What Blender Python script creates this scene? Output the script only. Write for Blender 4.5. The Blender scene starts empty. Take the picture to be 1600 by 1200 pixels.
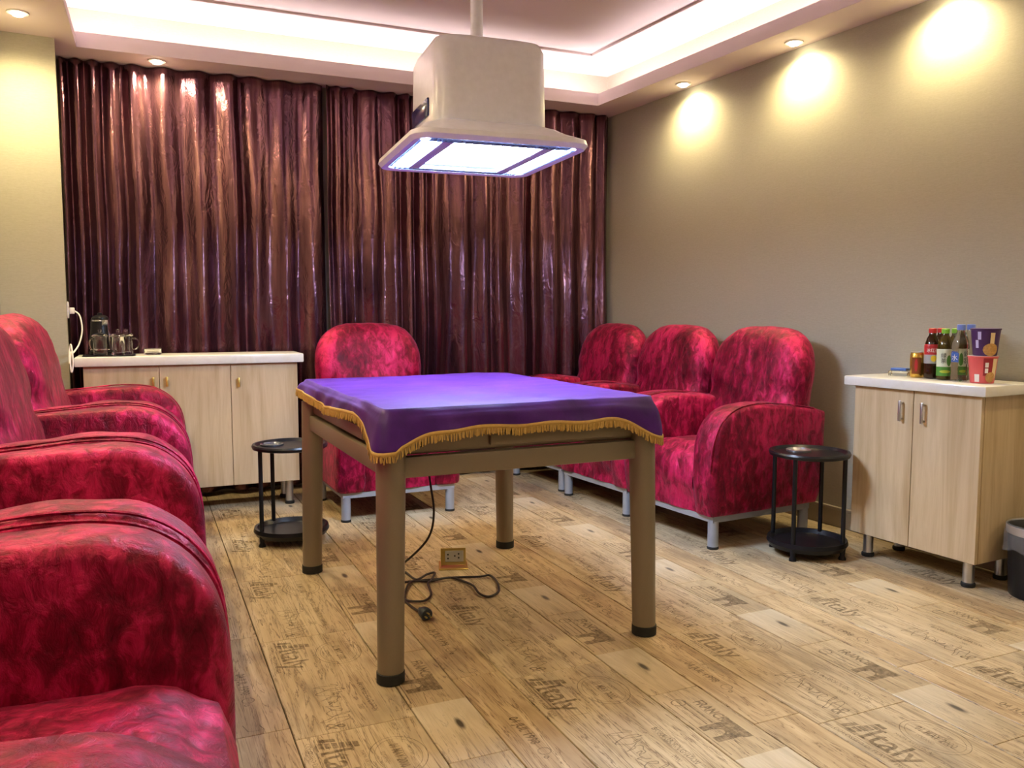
import bpy, bmesh, math, random
from math import sin, cos, pi, radians, hypot, atan2, exp, sqrt
from mathutils import Vector, Matrix, noise
random.seed(7)
SC = bpy.context.scene
COL = SC.collection

# ---------------------------------------------------------------- camera, world, exposure
F_PX, H_CAM, HORIZON, VPX = 1300.0, 1.05, 489.0, 120.0
PITCH = math.atan((600 - HORIZON) / F_PX)
YAW = math.atan((800 - VPX) / hypot(F_PX, 600 - HORIZON))
cd = bpy.data.cameras.new('camera'); cam = bpy.data.objects.new('camera', cd); COL.objects.link(cam)
cd.sensor_width = 36; cd.lens = F_PX / 1600 * 36; cd.clip_start = 0.02
cam.location = (0, 0, H_CAM); cam.rotation_euler = (pi / 2 - PITCH, 0, -YAW)
SC.camera = cam
w = bpy.data.worlds.new('world'); SC.world = w; w.use_nodes = True
w.node_tree.nodes['Background'].inputs[0].default_value = (0.9, 0.85, 0.8, 1)
w.node_tree.nodes['Background'].inputs[1].default_value = 0.05
SC.view_settings.view_transform = 'Standard'; SC.view_settings.look = 'None'
SC.view_settings.gamma = 1; SC.view_settings.use_curve_mapping = False
SC.view_settings.exposure = 0.58
PEND_E, COVE_E, SPOT_W = 85.0, 27.0, 30.0      # lamp panel, cove strip emission; downlight watts

# ---------------------------------------------------------------- helpers
def tag(o, label, cat, group=None, kind=None):
    o['label'] = label; o['category'] = cat
    if group: o['group'] = group
    if kind: o['kind'] = kind
    return o
def empty(name, loc=(0, 0, 0), rz=0.0):
    o = bpy.data.objects.new(name, None); COL.objects.link(o)
    o.empty_display_size = 0.1; o.location = loc; o.rotation_euler = (0, 0, rz); return o
def thing(name, label, cat, loc=(0, 0, 0), rz=0.0, group=None, kind=None):
    return tag(empty(name, loc, rz), label, cat, group, kind)
def obj(name, bm, mat, parent=None, smooth=True, loc=None, rz=None, ang=40):
    if isinstance(bm, bmesh.types.BMesh):
        bmesh.ops.recalc_face_normals(bm, faces=bm.faces)
        if smooth:
            for f in bm.faces: f.smooth = True
            lim = radians(ang)
            for e in bm.edges:
                if len(e.link_faces) == 2 and e.calc_face_angle(0) > lim: e.smooth = False
        me = bpy.data.meshes.new(name); bm.to_mesh(me); bm.free()
    else: me = bm
    if mat is not None and len(me.materials) == 0: me.materials.append(mat)
    o = bpy.data.objects.new(name, me); COL.objects.link(o)
    if parent: o.parent = parent
    if loc is not None: o.location = loc
    if rz is not None: o.rotation_euler = (0, 0, rz)
    return o
def copy_tree(o, parent=None):
    c = o.copy(); COL.objects.link(c); c.parent = parent
    for ch in list(o.children):
        if ch.type == 'LIGHT' or True: copy_tree(ch, c)
    return c
def B(): return bmesh.new()
def box(bm, x0, x1, y0, y1, z0, z1, bev=0.0, seg=2, M=None):
    vs = [bm.verts.new((x, y, z)) for x in (x0, x1) for y in (y0, y1) for z in (z0, z1)]
    fs = [bm.faces.new([vs[i] for i in q]) for q in ((0,1,3,2),(4,6,7,5),(0,4,5,1),(2,3,7,6),(0,2,6,4),(1,5,7,3))]
    if bev > 0:
        es = list({e for f in fs for e in f.edges})
        r = bmesh.ops.bevel(bm, geom=es, offset=bev, segments=seg, affect='EDGES', profile=0.5)
        vs = list({v for f in r['faces'] for v in f.verts} | {v for v in vs if v.is_valid})
    if M is not None: bmesh.ops.transform(bm, matrix=M, verts=[v for v in vs if v.is_valid])
    return bm
def prism(bm, poly, z0, z1):
    a = [bm.verts.new((p[0], p[1], z0)) for p in poly]; b = [bm.verts.new((p[0], p[1], z1)) for p in poly]
    n = len(poly)
    for i in range(n): bm.faces.new((a[i], a[(i+1) % n], b[(i+1) % n], b[i]))
    bm.faces.new(a[::-1]); bm.faces.new(b); return bm
def rings(bm, rs, closed=True, cap0=True, cap1=True):
    """loft a list of rings (lists of points)"""
    vr = [[bm.verts.new(p) for p in r] for r in rs]; n = len(vr[0])
    for k in range(len(vr) - 1):
        for i in range(n if closed else n - 1):
            j = (i + 1) % n
            bm.faces.new((vr[k][i], vr[k][j], vr[k+1][j], vr[k+1][i]))
    if cap0 and closed: bm.faces.new(vr[0][::-1])
    if cap1 and closed: bm.faces.new(vr[-1])
    return vr
def lathe(bm, prof, seg=32, cap0=True, cap1=True, c=(0, 0, 0)):
    """prof: list of (r, z)"""
    rs = []
    for r, z in prof:
        r = max(r, 1e-4)
        rs.append([(c[0] + r*cos(2*pi*i/seg), c[1] + r*sin(2*pi*i/seg), c[2] + z) for i in range(seg)])
    rings(bm, rs, True, cap0, cap1); return bm
def tube(bm, pts, r, seg=8, r1=None):
    P = [Vector(p) for p in pts]; n = len(P); up = Vector((0, 0, 1)); rs = []; last = None
    for i, p in enumerate(P):
        t = (P[min(i+1, n-1)] - P[max(i-1, 0)]).normalized()
        a = last if last is not None else (up.cross(t) if abs(t.z) < .95 else Vector((1, 0, 0)))
        a = (a - t * a.dot(t))
        if a.length < 1e-6: a = t.orthogonal()
        a.normalize(); b = t.cross(a); last = a
        rr = r if r1 is None else r + (r1 - r) * i / (n - 1)
        rs.append([p + a*rr*cos(2*pi*k/seg) + b*rr*sin(2*pi*k/seg) for k in range(seg)])
    rings(bm, rs); return bm
def spline(pts, n=8):
    """Catmull-Rom through points"""
    P = [Vector(p) for p in pts]; out = []
    for i in range(len(P) - 1):
        p0, p1, p2, p3 = P[max(i-1, 0)], P[i], P[i+1], P[min(i+2, len(P)-1)]
        for k in range(n):
            t = k / n
            out.append(0.5*((2*p1) + (p2-p0)*t + (2*p0-5*p1+4*p2-p3)*t*t + (3*p1-p0-3*p2+p3)*t**3))
    out.append(P[-1]); return out
def pillow(outline, prof, to3d):
    """outline: closed 2D list; prof: list of (inset_scale, w); to3d(u, v, w). Rings about the centroid."""
    bm = B(); n = len(outline)
    cx = sum(p[0] for p in outline)/n; cy = sum(p[1] for p in outline)/n
    rs = []
    for s, wv in prof:
        rs.append([to3d(cx + (p[0]-cx)*s, cy + (p[1]-cy)*s, wv) for p in outline])
    rings(bm, rs); return bm
def resample(pts, step, closed=True):
    P = [Vector((p[0], p[1])) for p in pts]
    if closed: P = P + [P[0]]
    L = [0]
    for a, b in zip(P, P[1:]): L.append(L[-1] + (b-a).length)
    n = max(8, int(L[-1]/step)); out = []; k = 0
    for i in range(n):
        s = L[-1]*i/n
        while L[k+1] < s: k += 1
        t = (s-L[k])/max(1e-9, L[k+1]-L[k]); out.append(tuple(P[k].lerp(P[k+1], t)))
    return out
def sm(a, b, x):
    t = min(1, max(0, (x-a)/(b-a))); return t*t*(3-2*t)

# ---------------------------------------------------------------- materials
MATS = {}
class N:
    def __init__(s, name):
        s.m = bpy.data.materials.new(name); s.m.use_nodes = True; s.t = s.m.node_tree; s.n = s.t.nodes
        s.p = s.n['Principled BSDF']; MATS[name] = s.m
    def add(s, typ, **kw):
        nd = s.n.new(typ)
        for k, v in kw.items():
            if k.startswith('_'): setattr(nd, k[1:], v)
            else: nd.inputs[k.replace('__', ' ')].default_value = v
        return nd
    def link(s, a, b): s.t.links.new(a, b)
    def coord(s, scale=(1, 1, 1), rnd=False, rot=(0, 0, 0)):
        tc = s.add('ShaderNodeTexCoord'); mp = s.add('ShaderNodeMapping')
        mp.inputs['Scale'].default_value = scale; mp.inputs['Rotation'].default_value = rot
        src = tc.outputs['Object']
        if rnd:
            oi = s.add('ShaderNodeObjectInfo'); mu = s.add('ShaderNodeMath', _operation='MULTIPLY'); mu.inputs[1].default_value = 37.0
            s.link(oi.outputs['Random'], mu.inputs[0]); ad = s.add('ShaderNodeVectorMath', _operation='ADD')
            s.link(src, ad.inputs[0]); s.link(mu.outputs[0], ad.inputs[1]); src = ad.outputs[0]
        s.link(src, mp.inputs['Vector']); return mp.outputs['Vector']
    def noise(s, vec, scale=5, detail=4, rough=.55, dist=0):
        nd = s.add('ShaderNodeTexNoise', Scale=scale, Detail=detail, Roughness=rough, Distortion=dist)
        s.link(vec, nd.inputs['Vector']); return nd.outputs['Fac']
    def ramp(s, fac, stops, interp='LINEAR'):
        nd = s.add('ShaderNodeValToRGB'); e = nd.color_ramp.elements; nd.color_ramp.interpolation = interp
        while len(e) < len(stops): e.new(.5)
        for i, (p, c) in enumerate(stops):
            e[i].position = p; e[i].color = (*c, 1) if len(c) == 3 else c
        s.link(fac, nd.inputs['Fac']); return nd.outputs['Color']
    def mix(s, fac, a, b, blend='MIX'):
        nd = s.add('ShaderNodeMix', _data_type='RGBA', _blend_type=blend)
        for v, i in ((fac, 0), (a, 6), (b, 7)):
            if hasattr(v, 'is_linked'): s.link(v, nd.inputs[i])
            else: nd.inputs[i].default_value = v if i == 0 else (*v, 1)
        return nd.outputs[2]
    def bump(s, h, strength=.3, dist=.01):
        nd = s.add('ShaderNodeBump', Strength=strength, Distance=dist); s.link(h, nd.inputs['Height'])
        s.link(nd.outputs['Normal'], s.p.inputs['Normal'])
    def set(s, **kw):
        for k, v in kw.items():
            i = s.p.inputs[k.replace('__', ' ')]
            if hasattr(v, 'is_linked'): s.link(v, i)
            elif isinstance(v, tuple) and len(v) == 3: i.default_value = (*v, 1)
            else: i.default_value = v
        return s.m
def plain(name, col, rough=.5, metal=0.0, vary=.08, scale=40, bump=.0, spec=.5, **kw):
    n = N(name); v = n.coord(rnd=True); f = n.noise(v, scale, 3)
    c = n.mix(f, tuple(x*(1-vary) for x in col), tuple(min(1, x*(1+vary)) for x in col))
    n.set(Base__Color=c, Roughness=rough, Metallic=metal, **kw); n.p.inputs['Specular IOR Level'].default_value = spec
    if bump: n.bump(f, bump, .002)
    return n.m
def emis(name, col, e):
    n = N(name); n.set(Base__Color=col, Emission__Color=col, Emission__Strength=e, Roughness=.6); return n.m

# crushed velvet
def velvet(name, dark, mid, lite, tint):
    n = N(name); v = n.coord((1, 1, .55), rnd=True)
    f1 = n.noise(v, 30, 7, .66, .5); f2 = n.noise(v, 4.5, 4, .6, .5)
    mx = n.add('ShaderNodeMath', _operation='MULTIPLY_ADD'); n.link(f2, mx.inputs[0]); mx.inputs[1].default_value = .55; 
    sc = n.add('ShaderNodeMath', _operation='MULTIPLY'); n.link(f1, sc.inputs[0]); sc.inputs[1].default_value = .6
    n.link(sc.outputs[0], mx.inputs[2]); f = mx.outputs[0]
    c = n.ramp(f, [(.44, dark), (.56, mid), (.68, lite)])
    n.set(Base__Color=c, Roughness=.40, Metallic=.45, Sheen__Weight=.22, Sheen__Roughness=.3, Sheen__Tint=tint)
    n.p.inputs['Specular IOR Level'].default_value = .35
    n.bump(f, .9, .016); return n.m
M_VEL = velvet('crimson_velvet', (.075, .0, .010), (.21, .002, .028), (.54, .014, .10), (1, .25, .45))
def wood(name, a, b, c, scl=(1, 1, 1), rough=.45):
    n = N(name); v = n.coord(scl, rnd=True)
    f = n.noise(v, 5, 6, .6, .8); g = n.noise(v, 40, 3, .6)
    col = n.ramp(f, [(.3, a), (.5, b), (.7, c)]); col = n.mix(.12, col, n.ramp(g, [(.3, a), (.7, c)]))
    n.set(Base__Color=col, Roughness=rough); n.bump(g, .05, .001); return n.m
M_LAM = wood('ash_laminate', (.40, .29, .155), (.54, .42, .26), (.64, .52, .345), (3.2, 3.2, .22), .42)
M_STONE = wood('white_stone', (.66, .66, .62), (.76, .76, .73), (.70, .69, .62), (1.5, 1.5, 1.5), .18)
def wallpaper():
    n = N('linen_wallpaper'); v = n.coord((1, 1, 1)); f = n.noise(v, 90, 4, .7)
    v2 = n.coord((20, 20, 220)); g = n.noise(v2, 2, 3, .7)
    c = n.mix(f, (.36, .345, .27), (.46, .44, .35)); c = n.mix(.35, c, n.ramp(g, [(.3, (.32, .305, .24)), (.7, (.47, .45, .365))]))
    n.set(Base__Color=c, Roughness=.75); n.bump(g, .12, .001); return n.m
M_WALL = wallpaper()
M_CEIL = plain('ceiling_paint', (.70, .61, .60), .8, vary=.03, scale=8)
M_BASEB = plain('taupe_baseboard', (.30, .26, .20), .5)
M_BLACK = plain('black_plastic', (.007, .007, .009), .32, spec=.3)
M_RUB = plain('black_rubber', (.01, .01, .01), .7)
M_CHAMP = plain('champagne_metal', (.225, .185, .125), .42, .35, vary=.06, scale=300)
M_STEEL = plain('brushed_steel', (.55, .55, .56), .28, .9)
M_LEG = plain('grey_painted_steel', (.34, .37, .42), .45, .4)
M_GOLD = plain('brass_plate', (.72, .55, .16), .3, .85)
M_WHITEP = plain('white_plastic', (.78, .76, .72), .4)
M_HOOD = plain('pearl_white_enamel', (.82, .84, .90), .25)
M_CABLE = plain('dark_cable', (.02, .014, .016), .5)
M_PLUG = plain('slate_plug', (.025, .035, .05), .5)
def glass(name, col=(1, 1, 1), rough=.0):
    n = N(name); n.set(Base__Color=col, Roughness=rough, Transmission__Weight=1.0, IOR=1.45)
    return n.m
M_GLASS = glass('clear_glass'); M_PET = glass('clear_bottle_plastic', (.93, .97, 1))
def satin():
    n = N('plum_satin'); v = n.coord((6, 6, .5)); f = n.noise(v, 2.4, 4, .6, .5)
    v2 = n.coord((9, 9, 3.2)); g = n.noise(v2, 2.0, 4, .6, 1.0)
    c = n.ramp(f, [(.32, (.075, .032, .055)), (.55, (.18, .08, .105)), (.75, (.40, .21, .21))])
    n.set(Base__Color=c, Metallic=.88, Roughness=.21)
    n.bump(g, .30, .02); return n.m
M_SATIN = satin()
def cloth_purple():
    n = N('purple_velveteen'); v = n.coord((1, 1, 1)); f = n.noise(v, 7, 5, .6, .8)
    c = n.ramp(f, [(.3, (.042, .009, .12)), (.7, (.085, .018, .225))])
    n.set(Base__Color=c, Roughness=.5, Sheen__Weight=.15, Sheen__Roughness=.3, Sheen__Tint=(.7, .45, 1))
    n.p.inputs['Specular IOR Level'].default_value = .22
    n.bump(f, .3, .008); return n.m
M_CLOTH = cloth_purple()
M_FRINGE = plain('gold_fringe', (.46, .29, .07), .6, vary=.25, scale=120)
# floor print boards (three kinds of strip)
def board(name, a, b, c, vein, kind):
    n = N(name)
    v = n.coord((7, .9, 1), rnd=True); f = n.noise(v, 3.2, 6, .6, .7)
    col = n.ramp(f, [(.28, a), (.5, b), (.72, c)])
    v2 = n.coord((11, .6, 1), rnd=True); g = n.noise(v2, 3.0, 5, .62, 1.6)
    line = n.ramp(g, [(.478, (0, 0, 0)), (.5, (1, 1, 1)), (.522, (0, 0, 0))])
    col = n.mix(n.mix(.95, (0, 0, 0), line), col, tuple(q*.75 for q in vein))
    v4 = n.coord((30, 1.0, 1), rnd=True); g4 = n.noise(v4, 4.0, 5, .65, .8)
    col = n.mix(n.mix(.62, (0, 0, 0), n.ramp(g4, [(.56, (0, 0, 0)), (.70, (1, 1, 1))])), col, vein)
    v3 = n.coord((2.2, .9, 1), rnd=True); h = n.noise(v3, 3.1, 4, .55)
    sm_ = n.ramp(h, [(.56, (0, 0, 0)), (.74, (1, 1, 1))])
    col = n.mix(n.mix(.6, (0, 0, 0), sm_), col, (.19, .15, .10))
    if kind == 'pale':        # a bleached block with a dark knot in it, printed on one half of the strip
        tc = n.add('ShaderNodeTexCoord'); sp = n.add('ShaderNodeSeparateXYZ'); n.link(tc.outputs['Object'], sp.inputs[0])
        def cmp(sock, op, val):
            m_ = n.add('ShaderNodeMath', _operation=op); n.link(sock, m_.inputs[0]); m_.inputs[1].default_value = val; return m_.outputs[0]
        a1 = cmp(sp.outputs['Y'], 'LESS_THAN', -.03)
        mr = n.add('ShaderNodeMapRange'); n.link(sp.outputs['Y'], mr.inputs['Value'])
        for k_, v_ in (('From Min', -.33), ('From Max', -.06), ('To Min', 0.0), ('To Max', .75)): mr.inputs[k_].default_value = v_
        mm = n.add('ShaderNodeMath', _operation='MULTIPLY'); n.link(a1, mm.inputs[0]); n.link(mr.outputs[0], mm.inputs[1])
        pale = n.ramp(f, [(.3, (.44, .37, .25)), (.7, (.60, .54, .41))])
        col = n.mix(mm.outputs[0], col, pale)
        mp = n.add('ShaderNodeMapping'); mp.vector_type = 'POINT'; mp.inputs['Location'].default_value = (-.012*75, .16*24, 0); mp.inputs['Scale'].default_value = (75, 24, 1)
        n.link(tc.outputs['Object'], mp.inputs['Vector'])
        gr = n.add('ShaderNodeTexGradient', _gradient_type='SPHERICAL'); n.link(mp.outputs[0], gr.inputs[0])
        col = n.mix(n.ramp(gr.outputs[0], [(.05, (0, 0, 0)), (.6, (.95, .95, .95))]), col, (.05, .04, .03))
    n.set(Base__Color=col, Roughness=.42); n.p.inputs['Specular IOR Level'].default_value = .4
    n.bump(g, .08, .001); return n.m
M_BW = board('wide_board', (.34, .255, .14), (.47, .37, .225), (.58, .48, .315), (.16, .10, .05), '')
M_BM = board('grey_board', (.33, .25, .14), (.43, .33, .19), (.53, .42, .26), (.20, .14, .08), 'pale')
M_BN = board('brown_board', (.30, .205, .105), (.44, .325, .18), (.57, .445, .265), (.17, .095, .035), '')
def ink():
    n = N('faded_ink'); v = n.coord((1, 1, 1), rnd=True); f = n.noise(v, 60, 4, .7)
    al = n.ramp(f, [(.3, (.16, .16, .16)), (.7, (.68, .68, .68))])
    n.set(Base__Color=(.13, .085, .045), Roughness=.5, Alpha=al); return n.m
M_INK = ink()
M_SUB = plain('dark_subfloor', (.07, .045, .025), .8)

# ---------------------------------------------------------------- room shell
TB = radians(4)                                   # back wall is not quite square to the right wall
XR = 3.29; YC = 4.895
def yb(x): return YC + (XR - x) * math.tan(TB)    # back wall plane
TL = 0.075
def xl(y): return -0.33 + TL * (y - 4.7)          # left wall plane
YF = -1.6
ZS, ZF, ZU = 2.385, 2.465, 2.66                   # soffit underside, top of its lip, upper ceiling
bl = (xl(yb(-.3)), yb(-.3)); br = (XR, YC); fl_ = (xl(YF), YF); fr_ = (XR, YF)
def S(name, bm, mat, label, cat):
    return tag(obj(name, bm, mat, smooth=False), label, cat, kind='structure')
T = .12
wr = S('wall_right', prism(B(), [(XR, YF-T), (XR+T, YF-T), (XR+T, YC+T), (XR, YC+T)], 0, ZU+.1), M_WALL, 'beige linen wallpapered wall behind the three red armchairs and drinks cabinet', 'wall')
wb = S('wall_back', prism(B(), [(bl[0]-T, bl[1]), br, (br[0], br[1]+T), (bl[0]-T, bl[1]+T)], 0, ZU+.1), M_WALL, 'wall hidden behind the plum satin curtains', 'wall')
wl = S('wall_left', prism(B(), [(fl_[0]-T, YF-T), (fl_[0], YF-T), bl, (bl[0]-T, bl[1])], 0, ZU+.1), M_WALL, 'beige wallpapered wall behind the row of four red armchairs', 'wall')
wf = S('wall_front', prism(B(), [(fl_[0]-T, YF-T), (XR+T, YF-T), (XR+T, YF), (fl_[0]-T, YF)], 0, ZU+.1), M_WALL, 'beige wallpapered wall facing the curtains', 'wall')
PX = -0.045                                        # pilaster (boxed column) in the back-left corner
obj('pilaster', prism(B(), [(xl(4.74)-.01, 4.74), (PX, 4.74), (PX, yb(PX)), (xl(5.1)-.01, yb(-.3))], 0, ZS), M_WALL, wl, smooth=False)
# ceiling: upper plate, soffit ring, lip mouldings, flat trim frame
ce = S('ceiling', prism(B(), [(fl_[0]-T, YF-T), (XR+T, YF-T), (XR+T, YC+T), (bl[0]-T, bl[1]+T)], ZU, ZU+.1), M_CEIL, 'mauve-white tray ceiling with a glowing recessed cove', 'ceiling')
def inner(d):       # rectangle inside the walls by (right .25, back .28, left .37, front .35) plus d
    xr = XR - .25 - d
    c1 = Vector((xr, yb(xr) - .28 - d)); 
    L = lambda y: xl(y) + .37 + d
    yl = yb(L(4.6)) - .28 - d; c2 = Vector((L(yl), yl)); yf = YF + .35 + d
    return [c1, c2, Vector((L(yf), yf)), Vector((xr, yf))]
outer = [Vector((XR, YC)), Vector((bl[0], bl[1])), Vector((fl_[0], YF)), Vector((XR, YF))]
def ring(name, dout, din, z0, z1, mat, parent):
    a = outer if dout is None else inner(dout); b = inner(din)
    for i in range(4):
        j = (i+1) % 4
        obj(name, prism(B(), [a[i], a[j], b[j], b[i]], z0, z1), mat, parent, smooth=False)
ring('soffit', None, 0, ZS, ZS+.03, M_CEIL, ce)
ring('lip_moulding', -.02, .0, ZS+.03, ZS+.05, M_CEIL, ce)
ring('lip_moulding', -.035, -.012, ZS+.05, ZF, M_CEIL, ce)
ring('ceiling_trim', .10, .125, ZU-.012, ZU, M_CEIL, ce)
# baseboards
bbm = B(); box(bbm, XR-.014, XR-.001, YF, YC-.12, .0, .085, .003); box(bbm, XR-.020, XR-.001, YF, YC-.12, .085, .10, .003)
S('baseboard_right', bbm, M_BASEB, 'taupe baseboard along the wall behind the drinks cabinet', 'baseboard')

# floor of printed boards
fo = S('floor', prism(B(), [(fl_[0]-T, YF-T), (XR+T, YF-T), (XR+T, YC+T), (bl[0]-T, bl[1]+T)], -.06, -.009), M_SUB, 'floor of honey-coloured boards with faded printed lettering', 'floor')
def text_mesh(s, size, offset=0.0, extr=0.0, shear=0.0, space=1.0):
    cu = bpy.data.curves.new('lettering', 'FONT'); cu.body = s; cu.size = size; cu.offset = offset; cu.extrude = extr
    cu.shear = shear; cu.align_x = 'LEFT'; cu.resolution_u = 2; cu.space_character = space
    o = bpy.data.objects.new('lettering', cu); COL.objects.link(o)
    dg = bpy.context.evaluated_depsgraph_get(); me = bpy.data.meshes.new_from_object(o.evaluated_get(dg))
    bpy.data.objects.remove(o); bpy.data.curves.remove(cu); return me
def add_text(bm, s, size, u, v, width=None, **kw):
    """write s into bm in the xy plane with its lower left corner at (u, v)"""
    me = text_mesh(s, size, **kw)
    xs = [p.co.x for p in me.vertices]; k = 1.0
    if width: k = width / (max(xs) - min(xs))
    n0 = len(bm.verts); bm.from_mesh(me); bm.verts.ensure_lookup_table()
    for q in bm.verts[n0:]: q.co = Vector((u + (q.co.x - min(xs)) * k, v + q.co.y, q.co.z))
    bpy.data.meshes.remove(me)
def quad(bm, pts):
    bm.faces.new([bm.verts.new((p[0], p[1], 0)) for p in pts])
def stroke(bm, pts, wd):
    P = [Vector((p[0], p[1], 0)) for p in pts]; L = []; R_ = []
    for i, p in enumerate(P):
        t = (P[min(i+1, len(P)-1)] - P[max(i-1, 0)]).normalized(); nrm = Vector((-t.y, t.x, 0))
        L.append(bm.verts.new(p + nrm*wd/2)); R_.append(bm.verts.new(p - nrm*wd/2))
    for i in range(len(P)-1): bm.faces.new((L[i], R_[i], R_[i+1], L[i+1]))
def circle(bm, u, v, ru, rv, wd, n=48):
    stroke(bm, [(u + ru*cos(2*pi*i/n), v + rv*sin(2*pi*i/n)) for i in range(n+1)], wd)
PL = .66; US = .66/.86; WW, WM, WN = .31, .16, .15
def print_wide():
    bm = B()       # u along the board from its far end, v across it
    for k in range(6):   # leaning tower, in tiers
        x = .055 + k*.0055; quad(bm, [(x-.001*k, .045+k*.0165), (x+.034, .045+k*.0165), (x+.037, .058+k*.0165), (x+.003, .058+k*.0165)])
    quad(bm, [(.03, .05), (.05, .05), (.062, .09), (.042, .09)]); quad(bm, [(.025, .04), (.105, .04), (.105, .043), (.025, .043)])
    add_text(bm, 'Italy', .105, .115, .047, width=.20, offset=.0012)
    for x in (.112, .17, .205): quad(bm, [(x, .045), (x+.026, .045), (x+.026, .051), (x, .051)])
    quad(bm, [(.112, .117), (.138, .117), (.138, .123), (.112, .123)])
    stroke(bm, [(.11, .037), (.345, .037), (.352, .11)], .0025)
    add_text(bm, 'COLOSSEO DI FLAVIO PISA', .018, .04, .018, width=.29)
    add_text(bm, 'MAPA ARTISTICA', .014, .15, .135, width=.14)
    circle(bm, .22, .215, .115, .068, .0022); circle(bm, .22, .215, .10, .055, .0014)
    add_text(bm, '01 MAY 2000', .034, .15, .205, width=.145, offset=.0006); add_text(bm, 'LUGANO', .016, .185, .178); add_text(bm, 'FRONTIER', .013, .18, .243)
    add_text(bm, 'BANAMARBOROUGHATION', .024, .53, .215, width=.24, offset=.0005); add_text(bm, '2000', .02, .70, .185)
    rr = random.Random(3); pts = []
    for i in range(70):
        t = i/69; pts.append((.50 + .30*t + .016*sin(t*58), .14 + .034*sin(t*47+.5)*(.6+.4*sin(t*9)) - .03*t + .012*rr.uniform(-1, 1)))
    stroke(bm, spline([(p[0], p[1], 0) for p in pts], 3), .003)
    add_text(bm, '&', .07, .80, .085, shear=.3)
    return bm
def print_mid():
    bm = B()
    add_text(bm, 'FRANCE', .045, .10, .088, width=.15, offset=.0012)
    for k in range(3): stroke(bm, [(.07, .032 + .018*k), (.25, .030 + .018*k)], .002 + .0015*k)
    circle(bm, .085, .05, .022, .02, .004)
    quad(bm, [(.245, .09), (.37, .09), (.375, .118), (.24, .118)]); quad(bm, [(.255, .018), (.285, .018), (.285, .09), (.255, .09)])
    quad(bm, [(.33, .018), (.362, .018), (.362, .09), (.33, .09)]); quad(bm, [(.285, .07), (.33, .07), (.33, .09), (.285, .09)])
    stroke(bm, [(.285 + .0225*(1-cos(pi*i/10)), .05 + .02*sin(pi*i/10)) for i in range(11)], .006)
    stroke(bm, [(.06, .014), (.44, .010)], .003); stroke(bm, [(.37, .06), (.46, .05)], .002)
    return bm
def print_narrow():
    bm = B(); add_text(bm, '04 JUL 1998', .036, .36, .055, width=.19, offset=.0008)
    circle(bm, .60, .07, .02, .016, .003); circle(bm, .635, .062, .006, .005, .004); stroke(bm, [(.78, .04), (.83, .05), (.835, .09), (.80, .08)], .003)
    return bm
def flatmesh(bm, wd):       # (u,v) -> local board coordinates: u runs towards -y, v towards +x
    for q in bm.verts: q.co = Vector((q.co.y - wd/2, PL/2 - q.co.x*US, .0005))
    for f in bm.faces:
        f.normal_update()
        if f.normal.z < 0: f.normal_flip()
    me = bpy.data.meshes.new('printed_lettering'); bm.to_mesh(me); bm.free(); me.materials.append(M_INK); return me
def plank_mesh(wd, ln, mat):
    bm = B(); box(bm, -wd/2+.0018, wd/2-.0018, -ln/2+.0006, ln/2-.0006, -.009, 0, .0012, 1)
    bmesh.ops.recalc_face_normals(bm, faces=bm.faces); me = bpy.data.meshes.new('plank'); bm.to_mesh(me); bm.free(); me.materials.append(mat); return me
kinds = [(WW, plank_mesh(WW, PL, M_BW), flatmesh(print_wide(), WW), 0.0), (WM, plank_mesh(WM, PL, M_BM), flatmesh(print_mid(), WM), .614), (WN, plank_mesh(WN, PL, M_BN), flatmesh(print_narrow(), WN), .25)]
TP = radians(-3.5)      # boards run a little askew to the right wall
dirv = Vector((sin(-TP), cos(TP))); nrm = Vector((cos(TP), sin(TP)))
org = Vector((1.04, 1.725))          # a point on the left edge of one wide board, at the start of its print
off = -10*(WW+WM+WN); ki = 0; cyc = -10
while off < 3.2:
    wd, pm, tm, ph = kinds[ki]
    c0 = off + wd/2
    for j in range(-9, 10):
        p = org + nrm*c0 + dirv*((j + ((ph + .15*cyc) % 1.0)) * PL)
        if p.x < xl(p.y) - .12 or p.x > XR + wd*.5: continue
        lo, hi = p.y - PL/2, p.y + PL/2; y0, y1 = YF - .02, yb(p.x) + .03
        if hi < y0 + .03 or lo > y1 - .03: continue
        me = pm
        if lo < y0 or hi > y1:          # a cut board at the end of the strip
            me = plank_mesh(wd, PL, kinds[ki][1].materials[0])
            for q in me.vertices: q.co.y = min(max(q.co.y, y0 - p.y), y1 - p.y)
        a = obj('plank', me, None, fo, loc=(p.x, p.y, 0), rz=TP)
        if me is pm: obj('printed_lettering', tm, None, a)
    off += wd; ki = (ki+1) % 3
    if ki == 0: cyc += 1

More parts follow.
